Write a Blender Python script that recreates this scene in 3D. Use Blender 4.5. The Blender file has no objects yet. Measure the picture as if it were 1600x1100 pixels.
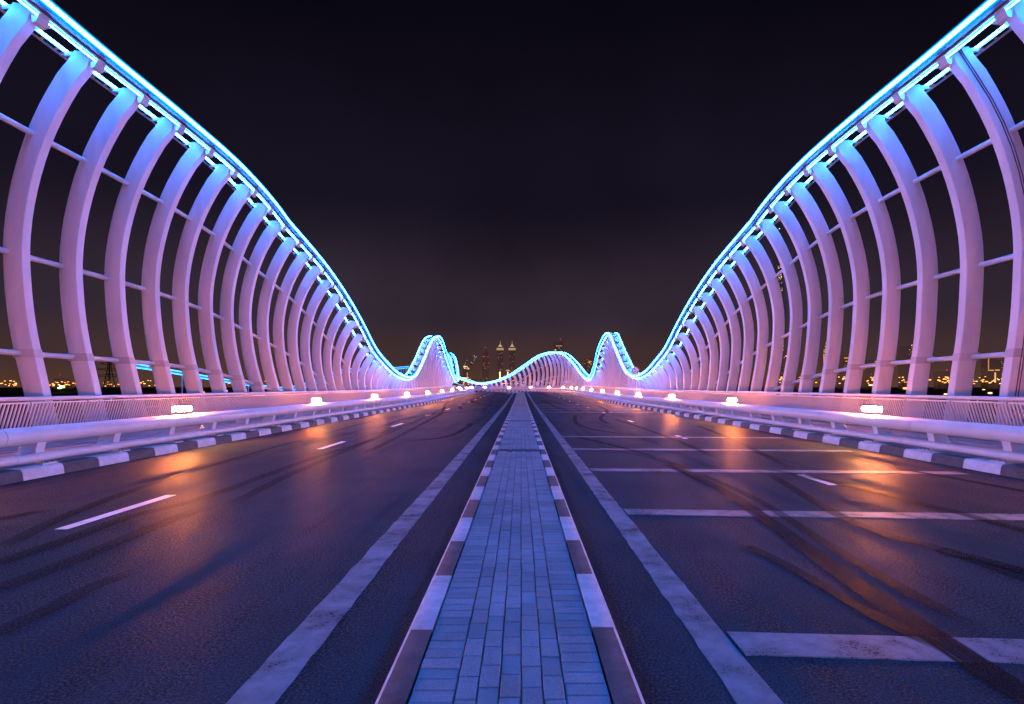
import bpy, math, random
from mathutils import Vector
R_ = math.radians
random.seed(7)
scn = bpy.context.scene
col = scn.collection

# ------------------------------------------------------------------ camera
cam_d = bpy.data.cameras.new("camera"); cam = bpy.data.objects.new("camera", cam_d); col.objects.link(cam)
cam_d.sensor_width = 36.0; cam_d.lens = 19.575
cam_d.shift_x = -14 / 1600; cam_d.shift_y = 54 / 1600
cam_d.clip_start = 0.05; cam_d.clip_end = 20000
cam.location = (0.05, 0, 1.54); cam.rotation_euler = (R_(90), 0, 0)
scn.camera = cam

# ------------------------------------------------------------------ night sky: city glow on the horizon, near black above
W = bpy.data.worlds.new("World"); scn.world = W; W.use_nodes = True
nt = W.node_tree; nt.nodes.clear()
wo = nt.nodes.new("ShaderNodeOutputWorld"); bg = nt.nodes.new("ShaderNodeBackground")
tc = nt.nodes.new("ShaderNodeTexCoord"); sep = nt.nodes.new("ShaderNodeSeparateXYZ"); rp = nt.nodes.new("ShaderNodeValToRGB")
nt.links.new(tc.outputs["Generated"], sep.inputs[0]); nt.links.new(sep.outputs[2], rp.inputs[0])
nz_ = nt.nodes.new("ShaderNodeTexNoise"); nz_.inputs["Scale"].default_value = 2.6; nz_.inputs["Detail"].default_value = 4.
nt.links.new(tc.outputs["Generated"], nz_.inputs["Vector"])
mr_ = nt.nodes.new("ShaderNodeMapRange"); mr_.inputs["From Min"].default_value = .3; mr_.inputs["From Max"].default_value = .7; mr_.inputs["To Min"].default_value = .72; mr_.inputs["To Max"].default_value = 1.2
nt.links.new(nz_.outputs[0], mr_.inputs[0])
vm_ = nt.nodes.new("ShaderNodeVectorMath"); vm_.operation = 'SCALE'; nt.links.new(rp.outputs[0], vm_.inputs[0]); nt.links.new(mr_.outputs[0], vm_.inputs["Scale"])
nt.links.new(vm_.outputs[0], bg.inputs[0]); nt.links.new(bg.outputs[0], wo.inputs[0]); bg.inputs[1].default_value = 1.0
cr = rp.color_ramp; cr.interpolation = 'EASE'
SKY = [(0.0, (.092, .043, .028)), (.05, (.056, .030, .031)), (.13, (.032, .0215, .035)), (.32, (.0085, .0063, .0148)), (.60, (.0024, .0020, .0056))]
cr.elements[0].position, cr.elements[0].color = SKY[0][0], (*SKY[0][1], 1)
cr.elements[1].position, cr.elements[1].color = SKY[-1][0], (*SKY[-1][1], 1)
for p, c in SKY[1:-1]:
    e = cr.elements.new(p); e.color = (*c, 1)

# ------------------------------------------------------------------ exposure and sampling
vs = scn.view_settings
vs.view_transform = 'Standard'; vs.look = 'None'; vs.gamma = 1; vs.use_curve_mapping = False; vs.exposure = 0
cy = scn.cycles
cy.use_denoising = True
cy.max_bounces = 6; cy.diffuse_bounces = 3; cy.glossy_bounces = 3; cy.transparent_max_bounces = 12
cy.sample_clamp_indirect = 6; cy.sample_clamp_direct = 0
cy.caustics_reflective = False; cy.caustics_refractive = False
try: cy.use_light_tree = True
except Exception: pass

LED_E = 158.0       # blue light strips along the wave
LED_C = (.010, .18, 1.0)
LAMP_E = 1050.0     # sodium floodlights on the guard rails
LAMP_END = 9600.0
LAMP_C = (1.0, .50, .09)
LAMP_C2 = (1.0, .22, .05)

# ------------------------------------------------------------------ materials
def mat(name, c=(.5, .5, .5), rough=.5, metal=0., spec=.5):
    m = bpy.data.materials.new(name); m.use_nodes = True
    b = m.node_tree.nodes["Principled BSDF"]
    b.inputs["Base Color"].default_value = (*c, 1); b.inputs["Roughness"].default_value = rough
    b.inputs["Metallic"].default_value = metal; b.inputs["Specular IOR Level"].default_value = spec
    return m
def nd(m, t, **kw):
    n = m.node_tree.nodes.new(t)
    for k, v in kw.items():
        if k in n.inputs: n.inputs[k].default_value = v
        else: setattr(n, k, v)
    return n
def lk(m, a, b): m.node_tree.links.new(a, b)
def bsdf(m): return m.node_tree.nodes["Principled BSDF"]
def noise_mat(name, c1, c2, scale=4., rough=(.4, .6), bump=0., bscale=40., metal=0., stretch=None, detail=5., spec=.5):
    m = mat(name, c1, rough[0], metal, spec); b = bsdf(m)
    co = nd(m, "ShaderNodeTexCoord"); src = co.outputs["Object"]
    if stretch:
        mp = nd(m, "ShaderNodeMapping"); mp.inputs["Scale"].default_value = stretch; lk(m, src, mp.inputs[0]); s2 = mp.outputs[0]
    else: s2 = src
    n = nd(m, "ShaderNodeTexNoise", Scale=scale, Detail=detail, Roughness=.62); lk(m, s2, n.inputs["Vector"])
    r = nd(m, "ShaderNodeValToRGB"); r.color_ramp.elements[0].position = .32; r.color_ramp.elements[1].position = .70
    r.color_ramp.elements[0].color = (*c1, 1); r.color_ramp.elements[1].color = (*c2, 1)
    lk(m, n.outputs[0], r.inputs[0]); lk(m, r.outputs[0], b.inputs["Base Color"])
    mr = nd(m, "ShaderNodeMapRange"); mr.inputs["To Min"].default_value = rough[0]; mr.inputs["To Max"].default_value = rough[1]
    lk(m, n.outputs[0], mr.inputs[0]); lk(m, mr.outputs[0], b.inputs["Roughness"])
    if bump:
        n2 = nd(m, "ShaderNodeTexNoise", Scale=bscale, Detail=4.); lk(m, src, n2.inputs["Vector"])
        bp = nd(m, "ShaderNodeBump", Strength=bump, Distance=.01); lk(m, n2.outputs[0], bp.inputs["Height"]); lk(m, bp.outputs[0], b.inputs["Normal"])
    return m
def emis(name, c, e, sampled=True):
    m = bpy.data.materials.new(name); m.use_nodes = True; n = m.node_tree; n.nodes.clear()
    o = n.nodes.new("ShaderNodeOutputMaterial"); em = n.nodes.new("ShaderNodeEmission")
    em.inputs[0].default_value = (*c, 1); em.inputs[1].default_value = e; n.links.new(em.outputs[0], o.inputs[0])
    if not sampled:
        try: m.cycles.emission_sampling = 'NONE'
        except Exception: pass
    return m

M = {}
M['paint'] = noise_mat('white_steel_paint', (.56, .55, .55), (.78, .78, .78), 1.2, (.38, .58), .02, 60., stretch=(1., 1., .22), detail=8.)
M['collar'] = noise_mat('collar_paint', (.44, .43, .44), (.58, .57, .58), 2., (.4, .6))
M['rail'] = noise_mat('silver_rail_paint', (.68, .68, .69), (.80, .80, .80), 1.6, (.30, .48), .03, 90.)
M['bar'] = noise_mat('pale_steel', (.55, .55, .56), (.68, .68, .68), 3., (.4, .55))
M['dark_steel'] = noise_mat('dark_steel', (.05, .05, .055), (.09, .09, .09), 6., (.45, .6))
M['galv'] = noise_mat('galvanised_steel', (.25, .25, .25), (.42, .42, .42), 12., (.4, .6), metal=.7)
M['concrete'] = noise_mat('walkway_concrete', (.20, .20, .20), (.34, .34, .33), 1.7, (.55, .8), .15, 50.)
M['kerb_white'] = noise_mat('white_kerb_paint', (.60, .60, .59), (.84, .83, .82), 5., (.45, .7), .15, 70., detail=9., spec=.15)
M['median_white'] = noise_mat('worn_white_kerb', (.26, .26, .26), (.58, .58, .57), 4., (.5, .7), .2, 70., detail=8., spec=.08)
M['kerb_edge'] = noise_mat('pale_kerb_edge', (.36, .35, .33), (.60, .58, .55), 9., (.6, .8), .1, 70., spec=.1)
M['kerb_dark'] = noise_mat('dark_kerb_paint', (.045, .045, .045), (.10, .10, .10), 6., (.5, .7), .15, 70.)
M['kerb_grey'] = noise_mat('worn_dark_kerb', (.045, .045, .045), (.10, .098, .095), 6., (.5, .7), .2, 70., spec=.06)
M['mortar'] = noise_mat('mortar', (.05, .05, .05), (.09, .085, .08), 30., (.8, .95), .2, 90.)
M['ground'] = noise_mat('dark_ground', (.02, .018, .016), (.05, .045, .04), .02, (.8, .95))
M['led'] = emis('blue_led', LED_C, LED_E)
M['led_line'] = emis('blue_led_line', LED_C, LED_E * 1.75)
M['led_halo'] = emis('blue_led_halo', (0., .30, 1.0), 1.6, False)  # dim glow standing in for the bloom round the strips, no real diffuser
M['led_far'] = emis('blue_led_far', (.03, .35, 1.0), 6., False)
M['lamp'] = emis('sodium_lamp', LAMP_C, LAMP_E)
M['lamp_end'] = emis('sodium_lamp_end', LAMP_C2, LAMP_END)
M['far_orange'] = emis('far_sodium', (1., .32, .06), 4.5, False)
M['far_warm'] = emis('far_warm_white', (1., .58, .25), 3.2, False)
M['far_dim'] = emis('far_dim_window', (1., .5, .2), 1.1, False)
M['far_gold'] = emis('far_gold', (1., .45, .12), 1.0, False)
M['far_white'] = emis('far_white', (1., .80, .66), .6, False)
M['far_red'] = emis('far_red', (1., .06, .03), .8, False)
M['far_green'] = emis('far_green', (.5, 1., .25), 6., False)
M['tower'] = noise_mat('tower_glass', (.80, .78, .82), (.88, .86, .90), .05, (.04, .10), metal=.97)
M['sign_white'] = noise_mat('sign_face', (.7, .68, .68), (.8, .78, .78), 8., (.4, .55))
M['sign_red'] = mat('sign_red', (.45, .02, .02), .45)
M['sign_black'] = mat('sign_black', (.02, .02, .02), .5)

def asphalt():
    m = mat('asphalt', (.06, .06, .06), .5); b = bsdf(m)
    co = nd(m, "ShaderNodeTexCoord"); src = co.outputs["Object"]
    # broad tone, wheel-track streaks along the road, aggregate grain
    n1 = nd(m, "ShaderNodeTexNoise", Scale=.45, Detail=6., Roughness=.6); lk(m, src, n1.inputs["Vector"])
    mp = nd(m, "ShaderNodeMapping"); mp.inputs["Scale"].default_value = (1.6, .05, 1.); mp.inputs["Rotation"].default_value = (0, 0, R_(2)); lk(m, src, mp.inputs[0])
    n2 = nd(m, "ShaderNodeTexNoise", Scale=1.3, Detail=7., Roughness=.66); lk(m, mp.outputs[0], n2.inputs["Vector"])
    n3 = nd(m, "ShaderNodeTexNoise", Scale=80., Detail=5., Roughness=.8); lk(m, src, n3.inputs["Vector"])
    v = nd(m, "ShaderNodeTexVoronoi", Scale=70.); lk(m, src, v.inputs["Vector"])
    r2 = nd(m, "ShaderNodeMapRange"); r2.inputs["From Min"].default_value = .40; r2.inputs["From Max"].default_value = .66
    r2.inputs["To Min"].default_value = 1.08; r2.inputs["To Max"].default_value = .55; lk(m, n2.outputs[0], r2.inputs[0])
    r1 = nd(m, "ShaderNodeMapRange"); r1.inputs["From Min"].default_value = .3; r1.inputs["From Max"].default_value = .7
    r1.inputs["To Min"].default_value = .038; r1.inputs["To Max"].default_value = .062; lk(m, n1.outputs[0], r1.inputs[0])
    r3 = nd(m, "ShaderNodeMapRange"); r3.inputs["From Min"].default_value = .3; r3.inputs["From Max"].default_value = .75
    r3.inputs["To Min"].default_value = .1; r3.inputs["To Max"].default_value = 2.2; lk(m, n3.outputs[0], r3.inputs[0])
    a = nd(m, "ShaderNodeMath", operation='MULTIPLY'); lk(m, r1.outputs[0], a.inputs[0]); lk(m, r2.outputs[0], a.inputs[1])
    a2 = nd(m, "ShaderNodeMath", operation='MULTIPLY'); lk(m, a.outputs[0], a2.inputs[0]); lk(m, r3.outputs[0], a2.inputs[1])
    cc = nd(m, "ShaderNodeCombineColor"); [lk(m, a2.outputs[0], cc.inputs[i]) for i in range(3)]
    lk(m, cc.outputs[0], b.inputs["Base Color"])
    # worn, polished patches shine in places, broken up by the grain
    rr = nd(m, "ShaderNodeMapRange"); rr.inputs["From Min"].default_value = .42; rr.inputs["From Max"].default_value = .68
    rr.inputs["To Min"].default_value = .0; rr.inputs["To Max"].default_value = .21; lk(m, n2.outputs[0], rr.inputs[0])
    n5 = nd(m, "ShaderNodeTexNoise", Scale=55., Detail=3., Roughness=.75); lk(m, src, n5.inputs["Vector"])
    r5 = nd(m, "ShaderNodeMapRange"); r5.inputs["From Min"].default_value = .52; r5.inputs["From Max"].default_value = .60; lk(m, n5.outputs[0], r5.inputs[0])
    gl = nd(m, "ShaderNodeMath", operation='MULTIPLY'); lk(m, rr.outputs[0], gl.inputs[0]); lk(m, r5.outputs[0], gl.inputs[1])
    lk(m, gl.outputs[0], b.inputs["Specular IOR Level"]); b.inputs["Roughness"].default_value = .55
    mx = nd(m, "ShaderNodeMath", operation='ADD'); lk(m, n3.outputs[0], mx.inputs[0]); lk(m, v.outputs["Distance"], mx.inputs[1])
    bp = nd(m, "ShaderNodeBump", Strength=.5, Distance=.0016); lk(m, mx.outputs[0], bp.inputs["Height"]); lk(m, bp.outputs[0], b.inputs["Normal"])
    return m
M['asphalt'] = asphalt()

def tyre_mat():
    m = mat('tyre_rubber', (.010, .010, .011), .52, spec=.12); b = bsdf(m); n = m.node_tree
    co = nd(m, "ShaderNodeTexCoord"); uv = nd(m, "ShaderNodeUVMap")
    mp = nd(m, "ShaderNodeMapping"); mp.inputs["Scale"].default_value = (9., .35, 1.); lk(m, uv.outputs[0], mp.inputs[0])
    n1 = nd(m, "ShaderNodeTexNoise", Scale=1.5, Detail=5., Roughness=.7); lk(m, mp.outputs[0], n1.inputs["Vector"])
    n3 = nd(m, "ShaderNodeTexNoise", Scale=120., Detail=3., Roughness=.7); lk(m, co.outputs["Object"], n3.inputs["Vector"])
    sp = nd(m, "ShaderNodeSeparateXYZ"); lk(m, uv.outputs[0], sp.inputs[0])
    # fade towards the edges of the mark (u: 0..1 across)
    e1 = nd(m, "ShaderNodeMath", operation='SUBTRACT'); lk(m, sp.outputs[0], e1.inputs[0]); e1.inputs[1].default_value = .5
    e2 = nd(m, "ShaderNodeMath", operation='ABSOLUTE'); lk(m, e1.outputs[0], e2.inputs[0])
    e3 = nd(m, "ShaderNodeMapRange"); e3.inputs["From Min"].default_value = .5; e3.inputs["From Max"].default_value = .40; lk(m, e2.outputs[0], e3.inputs[0])
    r1 = nd(m, "ShaderNodeMapRange"); r1.inputs["From Min"].default_value = .26; r1.inputs["From Max"].default_value = .46; lk(m, n1.outputs[0], r1.inputs[0])
    r3 = nd(m, "ShaderNodeMapRange"); r3.inputs["From Min"].default_value = .35; r3.inputs["From Max"].default_value = .6; r3.inputs["To Min"].default_value = .7; lk(m, n3.outputs[0], r3.inputs[0])
    at_ = nd(m, "ShaderNodeAttribute", attribute_name='strength')
    q = e3.outputs[0]
    for o in (r1.outputs[0], r3.outputs[0], at_.outputs["Fac"]):
        k = nd(m, "ShaderNodeMath", operation='MULTIPLY'); lk(m, q, k.inputs[0]); lk(m, o, k.inputs[1]); q = k.outputs[0]
    lk(m, q, b.inputs["Alpha"])
    sk = nd(m, "ShaderNodeMapRange"); sk.inputs["From Min"].default_value = .54; sk.inputs["From Max"].default_value = .66; sk.inputs["To Max"].default_value = .32; lk(m, n3.outputs[0], sk.inputs[0]); lk(m, sk.outputs[0], b.inputs["Specular IOR Level"])
    bp = nd(m, "ShaderNodeBump", Strength=.5, Distance=.0015); lk(m, n3.outputs[0], bp.inputs["Height"]); lk(m, bp.outputs[0], b.inputs["Normal"])
    return m
M['tyre'] = tyre_mat()

def marking_mat():
    m = mat('road_paint', (.5, .48, .46), .6, spec=.10); b = bsdf(m)
    co = nd(m, "ShaderNodeTexCoord"); src = co.outputs["Object"]
    n1 = nd(m, "ShaderNodeTexNoise", Scale=2.2, Detail=8., Roughness=.7); lk(m, src, n1.inputs["Vector"])
    n3 = nd(m, "ShaderNodeTexNoise", Scale=80., Detail=3.); lk(m, src, n3.inputs["Vector"])
    r = nd(m, "ShaderNodeValToRGB"); r.color_ramp.elements[0].position = .30; r.color_ramp.elements[1].position = .6
    r.color_ramp.elements[0].color = (.055, .054, .052, 1); r.color_ramp.elements[1].color = (.225, .22, .215, 1)
    lk(m, n1.outputs[0], r.inputs[0]); lk(m, r.outputs[0], b.inputs["Base Color"])
    # worn through at the edges in small flecks
    ad = nd(m, "ShaderNodeMath", operation='ADD'); lk(m, n1.outputs[0], ad.inputs[0]); lk(m, n3.outputs[0], ad.inputs[1])
    rr = nd(m, "ShaderNodeMapRange"); rr.inputs["From Min"].default_value = .72; rr.inputs["From Max"].default_value = .86; lk(m, ad.outputs[0], rr.inputs[0])
    lk(m, rr.outputs[0], b.inputs["Alpha"])
    bp = nd(m, "ShaderNodeBump", Strength=.4, Distance=.0012); lk(m, n3.outputs[0], bp.inputs["Height"]); lk(m, bp.outputs[0], b.inputs["Normal"])
    return m
M['marking'] = marking_mat()
def dash_mat():
    return noise_mat('fresh_road_paint', (.55, .54, .52), (.78, .77, .75), 6., (.5, .65), .25, 80., spec=.1)
M['dash'] = dash_mat()

def brick_mat():
    m = mat('paver', (.3, .3, .3), .7, spec=.08); b = bsdf(m)
    g = nd(m, "ShaderNodeNewGeometry"); oi = nd(m, "ShaderNodeObjectInfo"); co = nd(m, "ShaderNodeTexCoord")
    ad = nd(m, "ShaderNodeMath", operation='ADD'); lk(m, g.outputs["Random Per Island"], ad.inputs[0]); lk(m, oi.outputs["Random"], ad.inputs[1])
    fr = nd(m, "ShaderNodeMath", operation='FRACT'); lk(m, ad.outputs[0], fr.inputs[0])
    n1 = nd(m, "ShaderNodeTexNoise", Scale=1.3, Detail=5., Roughness=.65); lk(m, g.outputs["Position"], n1.inputs["Vector"])
    n3 = nd(m, "ShaderNodeTexNoise", Scale=160., Detail=3., Roughness=.7); lk(m, g.outputs["Position"], n3.inputs["Vector"])
    r = nd(m, "ShaderNodeMapRange"); r.inputs["To Min"].default_value = .24; r.inputs["To Max"].default_value = .30; lk(m, fr.outputs[0], r.inputs[0])
    r1 = nd(m, "ShaderNodeMapRange"); r1.inputs["From Min"].default_value = .3; r1.inputs["From Max"].default_value = .7; r1.inputs["To Min"].default_value = .72; r1.inputs["To Max"].default_value = 1.15; lk(m, n1.outputs[0], r1.inputs[0])
    r3 = nd(m, "ShaderNodeMapRange"); r3.inputs["From Min"].default_value = .32; r3.inputs["From Max"].default_value = .5; r3.inputs["To Min"].default_value = .45; lk(m, n3.outputs[0], r3.inputs[0])
    q = r.outputs[0]
    for o in (r1.outputs[0], r3.outputs[0]):
        k = nd(m, "ShaderNodeMath", operation='MULTIPLY'); lk(m, q, k.inputs[0]); lk(m, o, k.inputs[1]); q = k.outputs[0]
    cc = nd(m, "ShaderNodeCombineColor"); [lk(m, q, cc.inputs[i]) for i in range(3)]
    lk(m, cc.outputs[0], b.inputs["Base Color"])
    bp = nd(m, "ShaderNodeBump", Strength=.3, Distance=.0008); lk(m, n3.outputs[0], bp.inputs["Height"]); lk(m, bp.outputs[0], b.inputs["Normal"])
    return m
M['brick'] = brick_mat()

def water_mat():
    m = mat('night_water', (.006, .008, .012), .08); b = bsdf(m)
    co = nd(m, "ShaderNodeTexCoord"); n = nd(m, "ShaderNodeTexNoise", Scale=.55, Detail=4.); lk(m, co.outputs["Object"], n.inputs["Vector"])
    bp = nd(m, "ShaderNodeBump", Strength=.7, Distance=.35); lk(m, n.outputs[0], bp.inputs["Height"]); lk(m, bp.outputs[0], b.inputs["Normal"])
    return m
M['water'] = water_mat()

# ------------------------------------------------------------------ mesh helpers
class MB:
    def __init__(s): s.v = []; s.f = []
    def add(s, v, f):
        o = len(s.v); s.v += [tuple(p) for p in v]; s.f += [tuple(o + i for i in q) for q in f]; return s
    def box(s, x0, x1, y0, y1, z0, z1):
        return s.add([(x0, y0, z0), (x1, y0, z0), (x1, y1, z0), (x0, y1, z0), (x0, y0, z1), (x1, y0, z1), (x1, y1, z1), (x0, y1, z1)],
                     [(0, 3, 2, 1), (4, 5, 6, 7), (0, 1, 5, 4), (1, 2, 6, 5), (2, 3, 7, 6), (3, 0, 4, 7)])
    def loft(s, rings, closed=True, caps=True):
        n = len(rings[0]); v = [p for r in rings for p in r]; f = []
        for i in range(len(rings) - 1):
            for j in range(n if closed else n - 1):
                k = (j + 1) % n; f.append((i * n + j, i * n + k, (i + 1) * n + k, (i + 1) * n + j))
        if closed and caps:
            f.append(tuple(range(n))[::-1]); f.append(tuple((len(rings) - 1) * n + j for j in range(n)))
        return s.add(v, f)
    def tube(s, pts, r, n=8, caps=True):
        pts = [Vector(p) for p in pts]; rings = []
        for i, p in enumerate(pts):
            d = (pts[min(i + 1, len(pts) - 1)] - pts[max(i - 1, 0)]).normalized()
            up = Vector((0, 0, 1)) if abs(d.z) < .95 else Vector((1, 0, 0))
            a = d.cross(up).normalized(); b = a.cross(d).normalized()
            rr = r[i] if isinstance(r, (list, tuple)) else r
            rings.append([p + a * (rr * math.cos(t)) + b * (rr * math.sin(t)) for t in [2 * math.pi * k / n for k in range(n)]])
        return s.loft(rings, True, caps)
    def mesh(s, name, m, smooth=None):
        me = bpy.data.meshes.new(name); me.from_pydata(s.v, [], s.f); me.update()
        if m: me.materials.append(m)
        if smooth is not None:
            me.polygons.foreach_set("use_smooth", [True] * len(me.polygons)); me.set_sharp_from_angle(angle=R_(smooth))
        return me
    def build(s, name, m, parent=None, smooth=None):
        return link(name, s.mesh(name, m, smooth), parent)
def link(name, me, parent=None, loc=None, rz=0):
    o = bpy.data.objects.new(name, me); col.objects.link(o)
    if parent: o.parent = parent
    if loc is not None: o.location = loc
    if rz: o.rotation_euler = (0, 0, rz)
    return o
def tag(o, label=None, cat=None, group=None, kind=None):
    if label: o["label"] = label
    if cat: o["category"] = cat
    if group: o["group"] = group
    if kind: o["kind"] = kind
    return o
def empty(name, loc=(0, 0, 0), rz=0):
    o = bpy.data.objects.new(name, None); col.objects.link(o); o.location = loc; o.rotation_euler = (0, 0, rz); o.empty_display_size = .2; return o
ORD = "first second third fourth fifth sixth seventh eighth ninth tenth eleventh twelfth thirteenth fourteenth fifteenth sixteenth seventeenth eighteenth nineteenth twentieth".split()

# ------------------------------------------------------------------ the line of the bridge: straight, then a bend to the left
S0, RAD, S_END, S_BACK = 97., 48., 158., -26.
def smooth01(t): t = max(0., min(1., t)); return t * t * (3 - 2 * t)
def lift(s): return .42 * smooth01((s - 38) / 70)
def xy(s, u):
    if s <= S0: return (u, s)
    a = (s - S0) / RAD; return (-RAD + (RAD + u) * math.cos(a), S0 + (RAD + u) * math.sin(a))
def head(s): return 0. if s <= S0 else (s - S0) / RAD
def P(s, u, z): x, y = xy(s, u); return Vector((x, y, z + lift(s)))
def PA(s, u, z): x, y = xy(s, u); return Vector((x, y, z))
def stations(a, b, step):
    n = max(1, int(round((b - a) / step))); return [a + (b - a) * i / n for i in range(n + 1)]
def along(u, a, b, step, first):
    """centre-line stations of points spaced `step` apart as measured at offset u"""
    out = []; t = first
    while t < b:
        s = t if t <= S0 else S0 + (t - S0) * RAD / (RAD + u)
        if s >= a and s <= b: out.append(s)
        t += step
        if s > b: break
    return out
def sweep(mb, prof, ss, closed=True, fn=P):
    return mb.loft([[fn(s, u, z) for u, z in prof] for s in ss], closed, closed)

# ------------------------------------------------------------------ setting: water, land, deck, road
g = MB().add([(-6000, -600, -9), (6000, -600, -9), (6000, 9000, -9), (-6000, 9000, -9)], [(0, 1, 2, 3)]).build('ground', M['ground']); tag(g, kind='structure')
wv = MB().add([(-700, -300, -8.9), (700, -300, -8.9), (700, 265, -8.9), (-700, 265, -8.9)], [(0, 1, 2, 3)]).build('water', M['water']); tag(wv, kind='structure')
KL, KR = -8.06, 8.40
SS = stations(S_BACK, S_END, 1.0)
rd = MB(); sweep(rd, [(KL, 0), (-4, .0), (0, .0), (4, .0), (KR, 0)], SS, False)
rd.f = [f[::-1] for f in rd.f]
road = rd.build('road', M['asphalt']); tag(road, kind='structure')
dk = MB(); sweep(dk, [(-13.6, -.02), (-13.6, -1.2), (-9, -2.0), (9, -2.0), (13.6, -1.2), (13.6, -.02)], SS)
tag(dk.build('bridge_deck', M['concrete']), 'pale concrete deck slab carrying the road and walkways', 'bridge deck', kind='structure')
for sg, k in ((-1, KL), (1, KR)):
    a, b = sorted((k + sg * .30, sg * 13.5))
    m = MB(); sweep(m, [(a, -.015), (b, -.015), (b, .18), (a, .18)], SS)
    tag(m.build('pavement', M['concrete']), kind='structure')

def strip(u0, u1, s0, s1, z=.002, step=1.0, skew=0.):
    m = MB(); ss = stations(s0, s1, step)
    return m.loft([[P(s + skew * (u0 if u0 > 0 else 0) * 0, u1, z), P(s, u0, z)] for s in ss], False)
for sg, (u0, u1) in ((-1, (-1.38, -1.14)), (1, (1.10, 1.32))):
    # ragged hand-laid edges
    m = MB(); ss = stations(S_BACK, S_END, .12 if True else 1); rnd = random.Random(3 + sg); ring = []
    for s in [x for x in ss if x < 30] + stations(30.5, S_END, 1.):
        j = .007 if s < 30 else 0
        ring.append([P(s, u1 + rnd.uniform(-j, j), .002), P(s, u0 + rnd.uniform(-j, j), .002)])
    m.loft(ring, False); m.build('edge_line', M['marking'], road)
for t in range(-1, 12):
    a = 6.0 + 7.7 * t
    strip(-4.98, -4.84, a, a + 1.9).build('lane_dash', M['dash'], road)
    a = 8.7 + 7.75 * t
    strip(4.86, 5.0, a, a + 1.05).build('lane_dash', M['dash'], road)
for c in (3.34, 6.84, 10.3, 13.7, 17.1, 33.5, 36.9, 40.3, 43.7, 47.1):
    m = MB(); top = []; rnd = random.Random(int(c * 10)); n = 60
    rings = []
    for i in range(n + 1):
        u = 1.335 + (7.9 - 1.335) * i / n; y = c - .06 * (u - 1.3); h = .155
        j = lambda: rnd.uniform(-.008, .008)
        rings.append([P(y - h + j(), u, .0005), P(y - h + .008, u, .007), P(y + h - .008, u, .007), P(y + h + j(), u, .0005)])
    m.loft(rings, False); m.f = [f[::-1] for f in m.f]
    m.build('rumble_bar', M['marking'], road)

# ------------------------------------------------------------------ tyre marks (offset, distance along) with width and strength
def spline(pts, n=10):
    out = []; p = [Vector((*q, 0)) for q in pts]; p = [p[0] * 2 - p[1]] + p + [p[-1] * 2 - p[-2]]
    for i in range(1, len(p) - 2):
        for k in range(n):
            t = k / n; a, b, c, d = p[i - 1:i + 3]
            out.append(.5 * ((2 * b) + (c - a) * t + (2 * a - 5 * b + 4 * c - d) * t * t + (3 * b - a - 3 * c + d) * t ** 3))
    out.append(p[-2]); return out
MARKS = [
 ([(2.93, 11.07), (3.03, 8.48), (2.87, 6.35), (2.71, 4.85), (2.61, 3.87), (2.58, 3.3), (2.55, 2.88), (2.54, 2.1)], .22, 1.),
 ([(2.22, 5.4), (2.33, 4.77), (2.38, 4.17), (2.44, 3.61), (2.52, 3.22)], .13, 1.),
 ([(3.18, 9.85), (3.25, 7.61), (3.03, 5.45), (2.95, 4.31), (2.93, 3.47)], .15, .6),
 ([(4.42, 9.85), (3.87, 6.84), (3.82, 5.8), (4.0, 5.27), (4.07, 4.45), (4.1, 3.4)], .18, .55),
 ([(4.0, 5.27), (4.12, 4.94), (4.24, 4.53), (4.4, 3.6)], .2, 1.),
 ([(4.71, 10.23), (5.14, 8.59), (5.32, 7.2), (5.41, 5.93), (5.5, 4.6)], .2, .6),
 ([(7.0, 10.8), (7.27, 9.44), (7.43, 8.17), (7.5, 7.)], .13, .9),
 ([(1.73, 16.96), (2.47, 14.41), (3.05, 11.55), (3.06, 9.5)], .17, .7),
 ([(1.75, 13.96), (2.7, 12.41), (3.18, 10.23)], .12, .6),
 ([(4.46, 26.27), (4.53, 20.93), (4.46, 15.58), (4.2, 11.5)], .2, .7),
 ([(7.02, 21.96), (6.07, 15.58), (5.06, 10.23)], .2, .6),
 ([(3.0, 30), (2.4, 24), (2.6, 20), (3.6, 17.5)], .2, .7),
 ([(6.2, 48), (5.6, 36), (3.9, 27), (3.6, 22)], .22, .7),
 ([(2.2, 60), (2.6, 44), (3.2, 33)], .22, .6),
 ([(5.0, 70), (4.6, 56), (5.2, 44)], .25, .6),
 ([(-4.89, 5.27), (-5.4, 6.84), (-5.79, 9.18), (-6.14, 13.67), (-6.47, 22.33), (-7.3, 37.22)], .2, .6),
 ([(-4.49, 4.3), (-4.48, 5.45), (-4.54, 6.5), (-4.31, 7.84), (-4.38, 11.55), (-4.29, 17.63), (-4.98, 32.68)], .22, .6),
 ([(-3.92, 3.9), (-3.88, 4.85), (-3.95, 6.06), (-3.96, 7.2)], .24, .5),
 ([(-3.24, 3.0), (-3.19, 3.78), (-3.23, 4.17), (-3.14, 4.65)], .18, .55),
 ([(-6.2, 5.6), (-5.98, 6.44), (-5.85, 6.94)], .2, .8),
 ([(-3.71, 7.2), (-3.99, 10.23), (-4.29, 17.63), (-5.25, 37.22), (-6.84, 63.8)], .2, .6),
 ([(-3.07, 15.58), (-2.2, 17.0), (-1.97, 20.93), (-2.12, 23.93)], .22, .9),
 ([(-3.49, 12.64), (-3.9, 20.93), (-4.61, 32.68), (-6.7, 51.53), (-7.3, 74.43)], .2, .9),
 ([(-3.97, 37.22), (-4.9, 46.), (-4.63, 54), (-3.2, 62)], .3, .9),
 ([(-5.2, 20), (-5.4, 27), (-4.2, 33), (-2.6, 36)], .25, .8),
 ([(-2.2, 44), (-4.4, 52), (-5.2, 62), (-3.8, 74)], .3, .9),
]
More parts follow.
